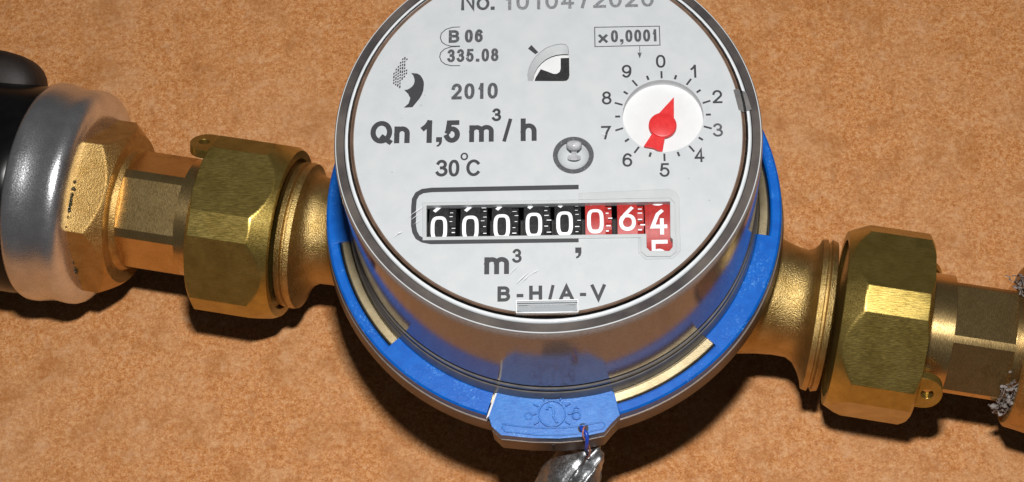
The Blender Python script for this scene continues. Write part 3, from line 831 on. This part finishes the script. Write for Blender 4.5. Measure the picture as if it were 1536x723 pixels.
sb = MB()
rnd = random.Random(11)
for k in range(40):
    a = radians(rnd.gauss(-7, 6) if k < 34 else rnd.uniform(-75, -50))
    ct = pipe_pt(rnd.gauss(-94.3, .2), fh(a) * rnd.uniform(.99, 1.02), a)
    sz = rnd.uniform(.24, .50)
    bm = bmesh.new(); bmesh.ops.create_icosphere(bm, subdivisions=2, radius=1.0)
    sb.add([ct + v.co * sz * (1 + .45 * noise.noise(v.co * 1.5 + Vector((k * 2.7, 1, 0)))) for v in bm.verts], [tuple(v.index for v in f_.verts) for f_ in bm.faces]); bm.free()
o = build('thread_sealant', sb, plastic('dark_sealant', (0.020, 0.020, 0.010, 1), 0.15, (0.07, 0.06, 0.03, 1), 12), None, 60, base=(c.x, c.y, c.z))
tag(o, 'dark glossy sealant squeezed out between the bushing and the steel cap', 'sealant', None, 'stuff')
c = A0 + AX * -118
hose = thing('black_connector', (c.x, c.y, c.z), 'glossy black connector with a rounded lobe at the left edge', 'connector')
build('barrel', pipe([(-104.9, 20.3, .8), (-106.5, 21.2, .8), (-109, 21.6, .8), (-140, 21.6, .8), (-150, 20, .8)], even(96)), M['rubber'], hose, 40)
lob = MB()
nu, nv = 28, 16
vs = []
for i in range(nv + 1):
    ph_ = -pi / 2 + pi * i / nv
    for j in range(nu):
        th_ = 2 * pi * j / nu
        cp = lambda v, e: math.copysign(abs(v) ** e, v)
        ds = 13.5 * cp(cos(ph_), .6) * cp(cos(th_), .75); dv = 7.0 * cp(cos(ph_), .6) * cp(sin(th_), .6); du = 8.2 * cp(sin(ph_), .75)
        vs.append(pipe_pt(-123.5 + ds, 0, 0, 20.2 + du, dv))
fs = [(i * nu + j, i * nu + (j + 1) % nu, (i + 1) * nu + (j + 1) % nu, (i + 1) * nu + j) for i in range(nv) for j in range(nu)]
lob.add(vs, fs)
build('lobe', lob, M['lobe'], hose, 60)

# ------------------------------------------------------------------ right end: coupling and packing
c = A0 + AX * 100
cp_ = thing('pipe_coupling', (c.x, c.y, c.z), 'bronze coupling cut off by the right edge', 'coupling')
build('coupling_body', pipe([(91.2, 11.0), (90.0, 13.0), (89.9, 15.0), (90.4, 15.7), (92.5, 16.0), (96, 16.6), (112, 16.6), (112.5, 14)], even(96)), M['bronze'], cp_, 35)
pk = MB()
rnd = random.Random(5)
for k in range(70):
    aa = rnd.choice((rnd.gauss(-60, 14), rnd.gauss(-68, 9), rnd.gauss(70, 12))); ss = rnd.gauss(89.1, .9); rr = rnd.uniform(11.7, 13.6)
    ln = rnd.uniform(8, 26); pth = []
    for q in range(6):
        pth.append(pipe_pt(ss + rnd.uniform(-.25, .25) + q * rnd.uniform(-.15, .15), rr + rnd.uniform(-.3, .4), radians(aa + ln * (q / 5 - .5))))
    tbm = tube(pth, rnd.uniform(.06, .16), 5); pk.add(tbm.v, tbm.f)
for k in range(26):
    a = radians(rnd.choice((rnd.gauss(-62, 12), rnd.gauss(-70, 8), rnd.gauss(72, 14), rnd.gauss(-40, 10))))
    s = rnd.gauss(89.2, .8); r = rnd.uniform(12.0, 14.2)
    ct = pipe_pt(s, r, a)
    sz = rnd.uniform(.22, .6)
    bm = bmesh.new(); bmesh.ops.create_icosphere(bm, subdivisions=2, radius=1.0)
    st = Vector((rnd.uniform(.6, 1.6), rnd.uniform(.6, 1.4), rnd.uniform(.5, 1.1))) * sz
    V = []
    for v in bm.verts:
        q = v.co * (1 + .5 * noise.noise(v.co * 1.8 + Vector((k * 3.1, 0, 0))))
        V.append(ct + Vector((q.x * st.x, q.y * st.y, q.z * st.z)))
    pk.add(V, [tuple(v.index for v in f_.verts) for f_ in bm.faces]); bm.free()
o = build('sealing_fibre', pk, M['fibre'], None, 60, base=(c.x, c.y, c.z))
tag(o, 'pale grey sealing fibre squeezed out of the right hand thread', 'sealing fibre', None, 'stuff')

# ------------------------------------------------------------------ lead seal on its twisted wire
SL = Vector((2.4, -48.6, -43.5))
seal = thing('lead_seal', tuple(SL), 'crumpled lead seal on a twisted blue wire', 'seal')
bm = bmesh.new(); bmesh.ops.create_icosphere(bm, subdivisions=5, radius=1.0)
d1 = Vector((.62, .66, .42)).normalized()                 # long axis, up to the wire
d3 = (CAM_POS - SL).normalized() + Vector((-.55, .2, .1)); d3 = (d3 - d1 * d3.dot(d1)).normalized()
d2 = d3.cross(d1)
V = []
for v in bm.verts:
    p = v.co.copy()
    q = Vector((p.x * 8.6, p.y * 5.4, p.z * 2.6))
    q *= 1 + .10 * noise.noise(p * 1.7) + .04 * noise.noise(p * 5)
    if p.y > .1:                                           # pinched ridges on the right side
        q.z += .75 * sin(p.y * 17 + p.x * 3.0) * min(1, (p.y - .1) * 3)
    q.z -= .5 * math.exp(-((p.x - .45) / .12) ** 2) * max(0, p.z)
    V.append(SL + d1 * q.x - d2 * q.y + d3 * q.z)
sl = MB().add(V, [tuple(v.index for v in f_.verts) for f_ in bm.faces]); bm.free()
build('seal_body', sl, M['lead'], seal, 60)
ctrl = [Vector((5.15, -43.4, -31.2)), Vector((5.15, -43.5, -29.9)), Vector((5.3, -44.4, -29.3)), Vector((5.6, -45.6, -30.3)), Vector((5.9, -46.4, -33.0)), Vector((5.9, -46.6, -36.5)), Vector((5.6, -46.2, -40.5))]
def spline(t_):
    x = t_ * (len(ctrl) - 1); i = min(int(x), len(ctrl) - 2); f_ = x - i
    p0, p1, p2, p3 = ctrl[max(i - 1, 0)], ctrl[i], ctrl[i + 1], ctrl[min(i + 2, len(ctrl) - 1)]
    return .5 * ((2 * p1) + (p2 - p0) * f_ + (2 * p0 - 5 * p1 + 4 * p2 - p3) * f_ ** 2 + (3 * p1 - p0 - 3 * p2 + p3) * f_ ** 3)
for nm, ph_, mt, r in (('blue_strand', 0, M['wire_blue'], .36), ('red_strand', pi, M['wire_red'], .15)):
    path = []
    for i in range(60):
        t_ = i / 59
        p = spline(t_); tn = (spline(min(1, t_ + .01)) - spline(max(0, t_ - .01))).normalized()
        u_ = tn.cross(Vector((1, 0, 0))).normalized(); w_ = tn.cross(u_)
        an = ph_ + t_ * 11
        path.append(p + (u_ * cos(an) + w_ * sin(an)) * .33)
    build(nm, tube(path, r), mt, seal, 60)
